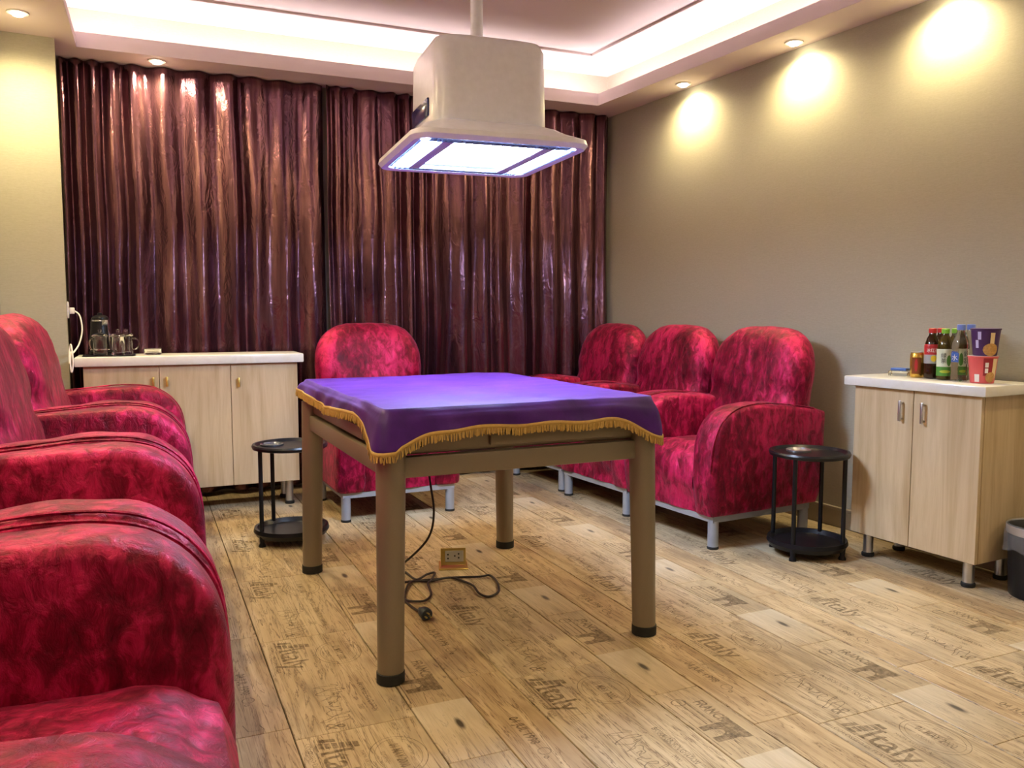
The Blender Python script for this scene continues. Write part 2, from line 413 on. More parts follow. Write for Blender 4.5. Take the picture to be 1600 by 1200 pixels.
# ---------------------------------------------------------------- curtains
def curtain(x0, x1, label, seed):
    rr = random.Random(seed); n = int((x1-x0)/.0045); rows = 54
    folds = []; x = x0
    while x < x1 + .3: folds.append((x, rr.uniform(.5, 1.25), rr.uniform(-.3, .3))); x += rr.choice((rr.uniform(.06, .10), rr.uniform(.11, .20)))
    bm = B(); rs = []
    z0, z1 = .025, ZS - .004
    for r in range(rows+1):
        t = r/rows; z = z0 + (z1-z0)*t; row = []
        for i in range(n+1):
            x = x0 + (x1-x0)*i/n
            k = 0
            while k < len(folds)-2 and folds[k+1][0] <= x: k += 1
            a, b = folds[k], folds[k+1]; ph = (x-a[0])/(b[0]-a[0])
            amp = a[1]*(1-ph) + b[1]*ph
            wv = 1 - 2*abs(cos(pi*ph))**2.0
            nz = noise.noise(Vector((x*5, z*1.1, seed))); nz2 = noise.noise(Vector((x*17, z*2.6, seed+9.1)))
            d = .030*amp*wv*(.72+.28*(1-t)) + .016*nz + .007*nz2
            xx = x + .010*noise.noise(Vector((x*3, z*1.6, seed+4)))*(1 if 0 < i < n else 0)
            row.append(Vector((xx, yb(x) - .07 + d - .01*(1-t), z)))
        rs.append(row)
    rings(bm, rs, closed=False)
    g = bmesh.ops.solidify  # noqa
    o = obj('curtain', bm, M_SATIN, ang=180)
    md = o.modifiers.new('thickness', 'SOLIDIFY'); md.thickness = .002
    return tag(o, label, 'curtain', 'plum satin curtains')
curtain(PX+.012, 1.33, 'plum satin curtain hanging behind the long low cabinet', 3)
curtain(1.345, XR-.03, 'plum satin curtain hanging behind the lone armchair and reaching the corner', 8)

# ---------------------------------------------------------------- armchairs under crushed velvet covers
def make_chair(wd, dp, ah, bh, seat_h=.43, legh=.15, aw=.15, boff=0.0):
    """local: +x is the front, origin on the floor under the middle"""
    t = empty('armchair'); hx = dp/2; hy = wd/2
    # arms: rounded profile in the xz plane
    ctl = [(-hx+.10, legh), (hx-.015, legh), (hx+.005, legh+.12), (hx, ah-.20), (hx-.04, ah-.09), (hx-.13, ah-.02), (hx-.26, ah), (hx-.42, ah-.01), (-hx+.16, ah-.035), (-hx+.06, ah-.06), (-hx+.06, legh+.1)]
    cl = spline([(p[0], p[1], 0) for p in ctl[1:10]], 6)
    outl = [ctl[0]] + [(p.x, p.y) for p in cl] + [ctl[10]]
    outl = resample(outl, .02)
    for s in (-1, 1):
        yc = s*(hy - aw/2)
        prof = [(.90, -aw/2), (.965, -aw/2+.006), (.992, -aw/2+.02), (1.0, -aw/2+.045), (1.0, aw/2-.045), (.992, aw/2-.02), (.965, aw/2-.006), (.90, aw/2)]
        def t3(u, v, q, yc=yc, s=s):
            k = noise.noise(Vector((u*5, v*5, q*7+s*3)))*.010 + noise.noise(Vector((u*13, v*9, q*7+s)))*.005
            z = max(v + (k if v > legh+.03 else 0), legh)
            return Vector((u, yc + q + k*.6, z))
        a = obj('arm', pillow(outl, prof, t3), M_VEL, t, ang=70)
        # piping seam along the outer top edge
        seam = [Vector((p[0], yc + s*(aw/2-.012), p[1]-.001)) for p in outl if p[1] > ah-.30 and p[0] > -hx+.12]
        seam = [q for q in seam]
        if len(seam) > 4:
            seam = [Vector((q.x, q.y, q.z)) for q in seam]; bm = B(); tube(bm, seam, .0035, 5); obj('piping', bm, M_VEL, a)
    # seat block with a sagging skirted front
    bm = B(); sx0, sx1 = -hx+.16, hx-.025; sy = hy-aw+.012; nu, nv = 22, 20; sh = seat_h
    def top(u, v):
        x = sx0+(sx1-sx0)*u; y = -sy+2*sy*v
        z = sh + .035*(1-(2*v-1)**4)*(1-.5*(1-u)) - .05*sm(.82, 1.0, u)**2 + .012*noise.noise(Vector((x*7, y*7, 1))) + .006*noise.noise(Vector((x*18, y*15, 4)))
        return Vector((x, y, z))
    rs = [[top(i/nu, j/nv) for j in range(nv+1)] for i in range(nu+1)]
    for k in range(1, 9):       # front drop
        tt = k/8; row = []
        for j in range(nv+1):
            p = rs[nu][j]; y = p.y
            row.append(Vector((p.x + .022*sin(pi*min(1, tt*1.3)) + .012*noise.noise(Vector((y*9, tt*2, 3))), y, p.z*(1-tt) + legh*tt)))
        rs.append(row)
    rings(bm, rs, closed=False); obj('seat', bm, M_VEL, t, ang=180)
    # back: tombstone outline, leaning
    bw = hy - .035; z0 = .30; pts = [(-bw+.03, z0), (bw-.03, z0), (bw+.005, z0+.3), (bw+.01, bh-.26)]
    for i in range(0, 15):
        a_ = pi*i/14; e = .62
        pts.append(((bw+.01)*math.copysign(abs(cos(a_))**e, cos(a_)), bh-.24 + .24*abs(sin(a_))**.8))
    pts += [(-bw-.01, bh-.26), (-bw-.005, z0+.3)]
    outl = resample(pts, .022); th = .17
    prof = [(.45, th/2+.012), (.72, th/2+.006), (.86, th/2-.006), (.94, th/2-.03), (.985, th/2-.06), (1.0, 0), (.985, -th/2+.05), (.94, -th/2+.02), (.8, -th/2), (.5, -th/2)]
    lean = math.tan(radians(11))
    def t3(u, v, q):
        k = noise.noise(Vector((u*6, v*5, q*6+2)))*.012 + noise.noise(Vector((u*16, v*12, q*9)))*.005
        pinch = -.02*exp(-((v-ah-.02)/.05)**2)*(abs(u)/bw)
        return Vector((-hx + .255 + boff - (v-.3)*lean + q + k + pinch*(1 if q > 0 else 0), u, v + k*.4))
    obj('backrest', pillow(outl, prof, t3), M_VEL, t, ang=180)
    # steel under-frame and legs
    bm = B()
    for (xa, xb, ya, yb_) in ((hx-.06, hx-.03, -hy+.03, hy-.03), (-hx+.13, -hx+.16, -hy+.03, hy-.03), (-hx+.16, hx-.06, -hy+.03, -hy+.06), (-hx+.16, hx-.06, hy-.06, hy-.03)):
        box(bm, xa, xb, ya, yb_, legh-.028, legh-.001)
    obj('under_frame', bm, M_LEG, t, smooth=False)
    for sx in (hx-.05, -hx+.15):
        for s in (-1, 1):
            bm = B(); lathe(bm, [(.024, .008), (.024, legh-.02)], 16, c=(sx, s*(hy-.05), 0)); l = obj('leg', bm, M_LEG, t)
            bm = B(); lathe(bm, [(.0245, 0), (.026, .002), (.026, .010), (.0245, .012)], 16, c=(sx, s*(hy-.05), 0)); obj('foot_cap', bm, M_RUB, l)
    return t
GL = 'armchairs lined up along the left wall'; GR = 'armchairs lined up along the right wall'
big = make_chair(.93, .86, .70, 1.05, seat_h=.45, boff=.085)
lab_l = ['crimson crushed velvet armchair next to the long low cabinet', 'crimson velvet armchair second from the long low cabinet in its row of four',
         'crimson velvet armchair third from the long low cabinet in its row of four', 'crimson velvet armchair farthest from the long low cabinet in its row of four']
ROW = radians(-4.6)
for i in range(4):
    o = big if i == 0 else copy_tree(big)
    yc = 4.06 - .975*i
    o.location = (.335 + .083*(yc-3.5) - .385, yc, 0); o.rotation_euler = (0, 0, ROW); tag(o, lab_l[i], 'armchair', GL)
small = make_chair(.665, .76, .645, .985, seat_h=.42)
lab_r = ['crimson velvet armchair beside the round black stand and drinks cabinet', 'crimson velvet armchair between two others along the right wall', 'crimson velvet armchair in the corner by the curtain']
for i in range(3):
    o = small if i == 0 else copy_tree(small)
    o.location = (2.805 + .014*i, 3.105 + .675*i, 0); o.rotation_euler = (0, 0, pi + radians(1)); tag(o, lab_r[i], 'armchair', GR)
o = make_chair(.66, .74, .64, .995, seat_h=.42); o.location = (1.455, 4.355, 0); o.rotation_euler = (0, 0, -pi/2 - radians(2))
tag(o, 'lone crimson velvet armchair standing in front of the curtain behind the table', 'armchair')

# ---------------------------------------------------------------- card table and its cloth
TC = Vector((1.212, 2.735, 0)); TR = radians(-2.8); LX, LY = .418, .545
tb = thing('card_table', 'champagne metal card table on four round legs under a purple cloth', 'table', TC, TR)
for sx in (-1, 1):
    for sy in (-1, 1):
        bm = B(); lathe(bm, [(.038, .03), (.042, .60), (.043, .70)], 24)
        for q in bm.verts: q.co.x += sx*(LX + .012*(1-q.co.z/.7)); q.co.y += sy*(LY + .012*(1-q.co.z/.7))
        l = obj('leg', bm, M_CHAMP, tb)
        bm = B(); lathe(bm, [(.036, 0), (.0405, .002), (.0405, .031), (.036, .033)], 24, c=(sx*(LX+.012), sy*(LY+.012), 0)); obj('foot_cap', bm, M_RUB, l)
for s in (-1, 1):
    bm = B(); box(bm, -LX+.03, LX-.03, s*LY-.02, s*LY+.02, .585, .645, .006); obj('rail', bm, M_CHAMP, tb)
    bm = B(); box(bm, s*LX-.02, s*LX+.02, -LY+.03, LY-.03, .585, .645, .006); obj('rail', bm, M_CHAMP, tb)
bm = B(); box(bm, -LX-.005, LX+.005, -LY-.005, LY+.005, .648, .765, .012); cs = obj('table_case', bm, M_CHAMP, tb)
for s in (-1, 1):       # shallow trays let into each side
    bm = B(); box(bm, -.12, .30, s*(LY+.012)-.008, s*(LY+.012)+.008, .662, .70, .004); d = obj('drawer', bm, M_CHAMP, tb)
    bm = B(); box(bm, s*(LX+.012)-.008, s*(LX+.012)+.008, -.30, .12, .662, .70, .004); d = obj('drawer', bm, M_CHAMP, tb)
    bm = B(); lathe(bm, [(.007, -.002), (.008, 0), (.007, .002)], 14)
    for q in bm.verts: q.co = Vector((-.33 + q.co.x, s*(LY+.006) + q.co.z, .677 + q.co.y))
    obj('button', bm, M_BLACK, tb)
# cloth
A_, B_ = LX+.024, LY+.03; ZT = .785
cl = thing('tablecloth', 'purple velvet tablecloth with gold fringe draped over the card table', 'tablecloth', TC, TR)
per = []
def corner(cx, cy, a0, r=.02, n=5):
    return [(cx + r*cos(a0 + (pi/2)*i/n), cy + r*sin(a0 + (pi/2)*i/n)) for i in range(n+1)]
rr_ = .02
raw = corner(-A_+rr_, -B_+rr_, pi) + corner(A_-rr_, -B_+rr_, 1.5*pi) + corner(A_-rr_, B_-rr_, 0) + corner(-A_+rr_, B_-rr_, pi/2)
per = resample(raw, .0125)
def drop(x, y):
    c = lambda px, py, s: exp(-(((x-px)**2 + (y-py)**2)/s**2))
    d = .064 + .055*c(-A_, -B_, .10) + .07*c(A_, -B_, .08) + .05*c(A_, B_, .09)
    if x < -A_+.04:
        u = (y+B_)/(2*B_)      # 0 at the near corner, 1 at the far corner
        d = .119 - .078*sm(.0, .26, u) + .018*sm(.3, .55, u) - .022*sm(.62, 1.0, u)
    elif y > B_-.04:
        d -= .026*sm(-.1, -A_, x)
    return d + .003*sin(x*31+y*17)
n = len(per); zt = lambda x, y: ZT + .006*noise.noise(Vector((x*4, y*4, 2))) + .005*noise.noise(Vector((x*2+9, y*11, 1)))*1.0 + .003*noise.noise(Vector((x*13, y*5, 6)))
bm = B(); rs = []
for sc_ in (.02, .1, .2, .3, .4, .5, .6, .68, .76, .83, .89, .94, .975, .992): rs.append([Vector((p[0]*sc_, p[1]*sc_, zt(p[0]*sc_, p[1]*sc_))) for p in per])
sk = []
for r in range(0, 10):
    t = r/9; row = []
    for i, p in enumerate(per):
        nx, ny = p[0]/A_, p[1]/B_; l = hypot(nx**7, ny**7) or 1
        ox, oy = (nx**7)/l, (ny**7)/l
        fold = .016*noise.noise(Vector((p[0]*9+p[1]*7, p[0]*5-p[1]*9, t*.8))) + .006*sin(i*.16)*t
        out = (.012*sm(0, .35, t) + .010*t + fold*t)
        cr = exp(-(((abs(p[0])-A_)**2 + (abs(p[1])-B_)**2)/.07**2)); out += .022*cr*t
        row.append(Vector((p[0] + ox*out, p[1] + oy*out, ZT - .001 - .004*(1 if r else 0) - (drop(*p)-.004)*t)))
    sk.append(row)
rings(bm, rs + sk, True, True, False)
cc = obj('cloth', bm, M_CLOTH, cl, ang=180); md = cc.modifiers.new('thickness', 'SOLIDIFY'); md.thickness = .0015; md.offset = 1
hem = sk[-1]; bm = B(); r0 = []; 
outv = [Vector((h.x-0, h.y, 0)).normalized()*.003 for h in hem]
rings(bm, [[h + o_ + Vector((0, 0, .007)) for h, o_ in zip(hem, outv)], [h + o_*1.6 for h, o_ in zip(hem, outv)], [h + o_ - Vector((0, 0, .007)) for h, o_ in zip(hem, outv)]], True, False, False)
bd = obj('braid', bm, M_FRINGE, cl); md = bd.modifiers.new('thickness', 'SOLIDIFY'); md.thickness = .002
bm = B(); rr = random.Random(5)
for i in range(n):
    a, b = hem[i], hem[(i+1) % n]
    for k in range(3):
        p = a.lerp(b, (k + rr.random()*.6)/3) + outv[i]; L = rr.uniform(.020, .027); tx = (b-a).normalized()*.0017; e = outv[i]*.5
        q = p + Vector((rr.uniform(-.003, .003), rr.uniform(-.003, .003), -L)) + outv[i]*rr.uniform(-.6, 1.2)
        up = Vector((0, 0, -.004)); p = p + up
        rings(bm, [[p-tx-e, p+tx-e, p+tx+e, p-tx+e], [q-tx-e, q+tx-e, q+tx+e, q-tx+e]])
fr = obj('fringe', bm, M_FRINGE, cl, smooth=False); fr['kind'] = 'stuff'

# ---------------------------------------------------------------- hanging lamp and smoke purifier over the table
PZ = 1.598; PC = Vector((1.29, 2.745, PZ)); PR = radians(-8)
M_PEND = emis('lamp_panel_glow', (.62, .76, 1.0), PEND_E)
M_PEND2 = emis('lamp_tube_glow', (.50, .66, 1.0), PEND_E*.8)
pd = thing('pendant_lamp', 'white box-shaped hanging lamp and air purifier glowing blue-white above the table', 'lamp', PC, PR)
def rrect(a, b, r, z, n=8):
    pts = []
    for cx, cy, a0 in ((a-r, b-r, 0), (-a+r, b-r, pi/2), (-a+r, -b+r, pi), (a-r, -b+r, 1.5*pi)):
        pts += [Vector((cx + r*cos(a0 + pi/2*i/n), cy + r*sin(a0 + pi/2*i/n), z)) for i in range(n+1)]
    return pts
HA, HB = .305, .335
bm = B()
rings(bm, [rrect(HA-.035, HB-.035, .05, .0), rrect(HA-.012, HB-.012, .06, -.004), rrect(HA, HB, .07, .010), rrect(HA-.004, HB-.004, .07, .026), rrect(HA-.05, HB-.05, .07, .048), rrect(.235, .235, .07, .072), rrect(.205, .205, .07, .085)], cap0=False, cap1=False)
obj('hood', bm, M_HOOD, pd, ang=50)
bm = B()
rings(bm, [rrect(.20, .20, .06, .083), rrect(.20, .20, .06, .10), rrect(.196, .196, .06, .335), rrect(.185, .185, .06, .362), rrect(.15, .15, .06, .376), rrect(.05, .05, .03, .382)])
bd = obj('purifier_body', bm, M_HOOD, pd, ang=50)
bm = B(); box(bm, -.206, -.198, -.10, .13, .115, .175, .003); obj('display_window', bm, plain('dark_blue_window', (.01, .02, .12), .15), pd)
bm = B(); lathe(bm, [(.022, .378), (.022, ZU-PZ-.012)], 20); obj('ceiling_pole', bm, M_HOOD, pd)
bm = B(); lathe(bm, [(.06, ZU-PZ-.03), (.055, ZU-PZ-.006), (.05, ZU-PZ)], 24); obj('ceiling_rose', bm, M_HOOD, pd)
bm = B(); box(bm, -HA+.04, HA-.04, -HB+.04, HB-.04, .022, .030); obj('back_plate', bm, M_HOOD, pd, smooth=False)
bm = B(); box(bm, -.15, .15, -.18, .18, .006, .020, .004); obj('light_panel', bm, M_PEND, pd)
for s in (-1, 1):
    bm = B(); box(bm, s*.23-.032, s*.23+.032, -.24, .24, .004, .018, .004); obj('light_tube', bm, M_PEND2, pd)
    bm = B(); box(bm, s*.174-.020, s*.174+.020, -.25, .25, -.002, .014, .003); obj('divider', bm, plain('pale_divider', (.55, .58, .66), .4), pd)
M_GRILLE = plain('grille', (.10, .12, .2), .4)
def grille(x0, x1, y0, y1):
    bm = B(); nx = max(1, round((x1-x0)/.018)); ny = max(1, round((y1-y0)/.018))
    for i in range(nx+1): x = x0+(x1-x0)*i/nx; box(bm, x-.0018, x+.0018, y0, y1, -.001, .004)
    for j in range(ny+1): y = y0+(y1-y0)*j/ny; box(bm, x0, x1, y-.0018, y+.0018, -.001, .004)
    g = obj('grille', bm, M_GRILLE, pd, smooth=False)
grille(-.24, .24, .252, .288); grille(-.24, .24, -.288, -.252)
for s in (-1, 1): grille(s*.27-.008, s*.27+.008, -.24, .24)

# ---------------------------------------------------------------- cove light strips and downlights
M_COVE = emis('cove_light', (1.0, .87, .88), COVE_E)
ii = inner(-.13); lab = ['back', 'left', 'front', 'right']
names = ['glowing cove light strip above the curtains', 'glowing cove light strip above the row of four armchairs', 'glowing cove light strip above the wall facing the curtains', 'glowing cove light strip above the drinks cabinet wall']
for i in range(4):
    a, b = ii[i], ii[(i+1) % 4]; d = (b-a).normalized(); nn = Vector((-d.y, d.x)); a2 = a + d*.05; b2 = b - d*.05
    bm = B(); prism(bm, [a2+nn*.012, b2+nn*.012, b2-nn*.012, a2-nn*.012], ZS+.031, ZS+.045)
    o = obj('cove_light_strip', bm, M_COVE, smooth=False); tag(o, names[i], 'light strip', 'cove light strips')
M_BULB = emis('warm_bulb', (1.0, .86, .60), 40)
def downlight(x, y, label, watts, tilt=(0, 0), grp='recessed downlights'):
    t = thing('downlight', label, 'downlight', (x, y, ZS), 0, grp)
    bm = B(); rings(bm, [[Vector((r*cos(2*pi*i/24), r*sin(2*pi*i/24), z)) for i in range(24)] for r, z in ((.030, .0), (.031, -.006), (.044, -.005), (.046, .0))], cap0=False, cap1=False)
    obj('trim_ring', bm, M_WHITEP, t)
    bm = B(); lathe(bm, [(.029, -.001), (.027, -.008), (.020, -.015), (.008, -.018)], 20); obj('bulb', bm, M_BULB, t)
    ld = bpy.data.lights.new('downlight_beam', 'SPOT'); ld.energy = watts; ld.color = (1.0, .80, .42); ld.spot_size = radians(168); ld.spot_blend = .9; ld.shadow_soft_size = .03
    lo = bpy.data.objects.new('downlight_beam', ld); COL.objects.link(lo); lo.parent = t; lo.location = (0, 0, -.03); lo.rotation_euler = (tilt[0], tilt[1], 0)
XD = XR - .09
for i, (y, tx) in enumerate(((3.97, 'recessed warm downlight over the armchair in the corner'), (3.12, 'recessed warm downlight over the armchair beside the round stand'), (2.33, 'recessed warm downlight over the drinks cabinet'), (1.1, 'recessed warm downlight on the wall past the waste bin'), (-.4, 'recessed warm downlight at the far end of the drinks cabinet wall'))):
    downlight(XD, y, tx, SPOT_W)
for y, tx in ((4.42, 'recessed warm downlight beside the boxed column'), (3.3, 'recessed warm downlight over the second armchair from the long cabinet'), (1.9, 'recessed warm downlight over the third armchair from the long cabinet'), (.5, 'recessed warm downlight over the armchair farthest from the long cabinet')):
    downlight(xl(y)+.17, y, tx, SPOT_W*1.35)
downlight(.43, yb(.43)-.185, 'recessed warm downlight in front of the curtain above the long cabinet', SPOT_W*1.9)

# ---------------------------------------------------------------- cabinets
def handle(parent, x, z, y=0, h=.055, mat=M_STEEL):
    bm = B(); box(bm, x-.006, x+.006, -.022, -.014, z-h/2, z+h/2, .003)
    box(bm, x-.004, x+.004, -.016, .0, z-h/2+.006, z-h/2+.014); box(bm, x-.004, x+.004, -.016, .0, z+h/2-.014, z+h/2-.006)
    return obj('handle', bm, mat, parent)
def cabinet(name, label, cat_loc, rz, wd, dp, ndoor, zb, zt, zc, handles, foot_x, hmat):
    """local: front faces -y at y=0; x from 0 to wd"""
    t = thing(name, label, 'cabinet', cat_loc, rz)
    bm = B(); box(bm, 0, wd, .020, dp, zb, zt, .001, 1); obj('body', bm, M_LAM, t, smooth=False)
    dw = wd/ndoor
    for i in range(ndoor):
        bm = B(); box(bm, i*dw+.0015, (i+1)*dw-.0015, 0, .018, zb, zt-.003, .0012, 1); d = obj('door', bm, M_LAM, t, smooth=False)
        hx, hz, hh = handles[i]; handle(d, hx, hz, h=hh, mat=hmat)
    for x in foot_x:
        for y in (.05, dp-.05):
            bm = B(); lathe(bm, [(.021, .014), (.021, zb)], 20, c=(x, y, 0)); l = obj('leg', bm, M_STEEL, t)
            bm = B(); lathe(bm, [(.024, 0), (.026, .004), (.026, .014), (.022, .018)], 20, c=(x, y, 0)); obj('foot_cap', bm, M_RUB, l)
    bm = B(); box(bm, -.035, wd+.03, -.03, dp+.005, zt, zc, .006); obj('worktop', bm, M_STONE, t)
    return t
# long low cabinet by the curtain
LCX, LCR = (.015, 4.615), radians(-4)
cabinet('low_cabinet', 'long low wooden cabinet with white stone top under the curtain', (LCX[0], LCX[1], 0), LCR, 1.04, .29, 3, .135, .785, .832,
        [(.318, .70, .05), (.382, .70, .05), (.732, .685, .05)], (.06, .99), M_GOLD)
# drinks cabinet
RCX = (2.955, 2.478)
cabinet('drinks_cabinet', 'two-door wooden cabinet with white stone top holding drinks and noodles', (RCX[0], RCX[1], 0), -pi/2, .57, .30, 2, .105, .742, .782,
        [(.235, .655, .085), (.335, .655, .085)], (.055, .515), M_STEEL)

# ---------------------------------------------------------------- round two-tier stands
def stand(label, loc, rz, ins, mat_ins):
    t = thing('side_stand', label, 'stand', loc, rz, 'round two-tier stands'); R0 = .170; h = .455
    bm = B(); lathe(bm, [(.02, h-.022), (R0-.02, h-.024), (R0-.004, h-.020), (R0, h-.008), (R0-.004, h), (R0-.014, h), (R0-.026, h-.012), (.02, h-.013)], 48); tp = obj('top_tray', bm, M_BLACK, t)
    bm = B(); lathe(bm, [(.03, h-.0125), (.052, h-.0125), (.054, h-.005), (.049, h-.004), (.044, h-.0105), (.012, h-.011)], 32, c=ins); obj('ashtray_insert', bm, mat_ins, tp)
    bm = B(); lathe(bm, [(.02, .045), (R0-.035, .03), (R0-.012, .035), (R0, .055), (R0-.004, .072), (R0-.016, .072), (R0-.03, .055), (.02, .052)], 48); obj('lower_tray', bm, M_BLACK, t)
    for k in range(4):
        a = pi/2*k; c = ((R0-.016)*cos(a), (R0-.016)*sin(a))
        bm = B(); lathe(bm, [(.0095, .066), (.0095, h-.02)], 14, c=(*c, 0)); obj('post', bm, M_BLACK, t)
        bm = B(); lathe(bm, [(.016, 0), (.016, .008), (.010, .018), (.013, .045), (.013, .06)], 14, c=(*c, 0)); obj('foot', bm, M_BLACK, t)
    return t
stand('round black two-tier stand between the long cabinet and the table', (.845, 3.83, 0), radians(200), (.05, -.07, 0), plain('gunmetal', (.16, .17, .20), .25, .8))
stand('round black two-tier stand with a steel ashtray beside the drinks cabinet', (2.80, 2.575, 0), radians(22), (.03, .06, 0), M_STEEL)

# ---------------------------------------------------------------- things on the drinks cabinet
ZD = .7825
M_REDCAP = plain('red_cap', (.55, .03, .03), .35); M_GRNCAP = plain('green_cap', (.22, .50, .05), .35); M_BLUCAP = plain('blue_cap', (.16, .24, .62), .35)
M_TEA = plain('brown_tea', (.045, .018, .006), .06, vary=.2, Transmission__Weight=.35); M_GTEA = plain('amber_green_tea', (.10, .07, .01), .06, vary=.2, Transmission__Weight=.4)
M_LABR = plain('red_label', (.50, .03, .035), .35); M_LABS = plain('silver_label', (.42, .44, .46), .3, .3); M_LABG = plain('pale_green_label', (.62, .68, .52), .35)
M_LABG2 = plain('green_label', (.07, .26, .04), .35); M_LABB = plain('blue_label', (.05, .13, .45), .35); M_INKW = plain('white_ink', (.85, .85, .82), .4); M_INKK = plain('black_ink', (.015, .02, .015), .4)
M_LEMON = plain('lemon_yellow', (.75, .52, .03), .4)
def facing(x, y): return atan2(-y, -x)      # the side turned to the middle of the room
def band(bm, r, z0, z1, a0, a1, n=24, bulge=0.0):
    rs = []
    for k in range(7):
        t = k/6; z = z0+(z1-z0)*t; rr = (r(z) if callable(r) else r)
        rs.append([Vector((rr*cos(a0+(a1-a0)*i/n), rr*sin(a0+(a1-a0)*i/n), z)) for i in range(n+1)])
    rings(bm, rs, closed=False)
def wrap_text(s_, size, r, a0, zc, mat, parent, name='lettering', width=None, vertical=False):
    bm = B()
    if vertical:
        for k, ch in enumerate(s_): add_text(bm, ch, size, -size/2, -k*size*1.02, width=size*.95)
    else: add_text(bm, s_, size, 0, 0, width=width)
    bmesh.ops.triangulate(bm, faces=bm.faces)
    xs = [q.co.x for q in bm.verts]; ys = [q.co.y for q in bm.verts]
    if not xs: bm.free(); return
    mx, my = (min(xs)+max(xs))/2, (min(ys)+max(ys))/2
    for q in bm.verts:
        z = zc + q.co.y - my; rr = (r(z) if callable(r) else r) + .0012; a = a0 + (q.co.x-mx)/rr
        q.co = Vector((rr*cos(a), rr*sin(a), z))
    me = bpy.data.meshes.new(name); bm.to_mesh(me); bm.free(); me.materials.append(mat)
    return obj(name, me, None, parent)
def patch(r, a0, da, zc, dz, mat, parent, name, n=16, off=.0009):
    """an oval mark lying on a round wall"""
    bm = B(); c = None; ringv = []
    def P(u, v):
        z = zc + v*dz; rr = (r(z) if callable(r) else r) + off; a = a0 + u*da; return Vector((rr*cos(a), rr*sin(a), z))
    rs = [[P(k/4*cos(2*pi*i/n), k/4*sin(2*pi*i/n)) for i in range(n)] for k in (1, 2, 3, 4)]
    rings(bm, rs, True, True, False); return obj(name, bm, mat, parent)
def tea_bottle(x, y, label, cap, liquid, kind, h=.205, r=.0285):
    t = thing('drink_bottle', label, 'bottle', (x, y, ZD)); a0 = facing(x, y)
    prof = [(r*.8, 0), (r*.97, .004), (r, .012), (r, .05), (r*.965, .056), (r, .062), (r, .128), (r*.93, .145), (r*.72, .165), (r*.48, .178), (r*.44, .188)]
    bm = B(); lathe(bm, prof, 32); obj('bottle_body', bm, liquid, t)
    bm = B(); lathe(bm, [(.0148, .186), (.0152, .190), (.0152, h-.002), (.013, h)], 24); obj('cap', bm, cap, t)
    if kind == 'red':
        bm = B(); band(bm, r+.0006, .062, .10, 0, 2*pi, 40); l = obj('label_band', bm, M_LABS, t)
        bm = B(); band(bm, r+.0007, .098, .134, 0, 2*pi, 40); l2 = obj('label_band', bm, M_LABR, t)
        wrap_text('冰红茶', .018, r+.0008, a0+.1, .116, M_INKW, l2, width=.046); patch(r+.0008, a0+.25, .38, .083, .013, M_LEMON, l, 'lemon_mark')
        bm = B(); band(bm, lambda z: r*.98 - (z-.134)*.25 + .0008, .134, .140, 0, 2*pi, 32); obj('label_edge', bm, M_LABR, t)
    else:
        bm = B(); band(bm, r+.0006, .016, .055, 0, 2*pi, 40); l = obj('label_band', bm, M_LABG2, t)
        bm = B(); band(bm, r+.0007, .053, .124, 0, 2*pi, 40); l2 = obj('label_band', bm, M_LABG, t)
        wrap_text('绿茶', .021, r+.0008, a0-.12, .088, M_INKK, l2, vertical=True)
        patch(r+.0008, a0+.1, .7, .034, .006, plain('lime_leaf', (.45, .55, .05), .4), l, 'leaf_mark'); patch(r+.0008, a0+.55, .30, .078, .022, M_LABG2, l2, 'leaf_mark')
    return t
def water_bottle(x, y, label):
    t = thing('water_bottle', label, 'bottle', (x, y, ZD)); r = .032; a0 = facing(x, y)
    prof = [(r*.75, 0), (r*.97, .005), (r, .02), (r*.93, .035), (r, .05), (r*.95, .062), (r, .075), (r, .112), (r*.94, .122), (r, .135), (r*.92, .155), (r*.72, .178), (r*.45, .196), (r*.42, .203)]
    bm = B(); lathe(bm, prof, 32); obj('bottle_body', bm, M_PET, t)
    bm = B(); lathe(bm, [(.0148, .201), (.0155, .205), (.0155, .221), (.013, .223)], 24); obj('cap', bm, M_BLUCAP, t)
    bm = B(); band(bm, r+.0008, .076, .111, a0-1.25, a0-.15, 20); l = obj('label_band', bm, M_LABB, t)
    wrap_text('水', .026, r+.001, a0-.6, .094, M_INKW, l)
    return t
GD = 'bottled drinks on the drinks cabinet'
tea_bottle(3.10, 2.226, 'red-capped tea bottle with red and silver label beside the gold can', M_REDCAP, M_TEA, 'red')['group'] = GD
tea_bottle(3.178, 2.243, 'red-capped tea bottle standing behind the other red-capped one', M_REDCAP, M_TEA, 'red')['group'] = GD
tea_bottle(3.085, 2.158, 'green-capped green tea bottle with pale label in front of its twin', M_GRNCAP, M_GTEA, 'green')['group'] = GD
tea_bottle(3.165, 2.170, 'green-capped green tea bottle standing behind the other green-capped one', M_GRNCAP, M_GTEA, 'green')['group'] = GD
water_bottle(3.07, 2.082, 'clear blue-capped water bottle beside the red noodle cup')['group'] = GD
water_bottle(3.155, 2.098, 'clear blue-capped water bottle standing behind its twin')['group'] = GD
M_CAN = plain('gold_can', (.62, .38, .07), .25, .8); M_CANB = plain('copper_print', (.28, .09, .03), .3, .6)
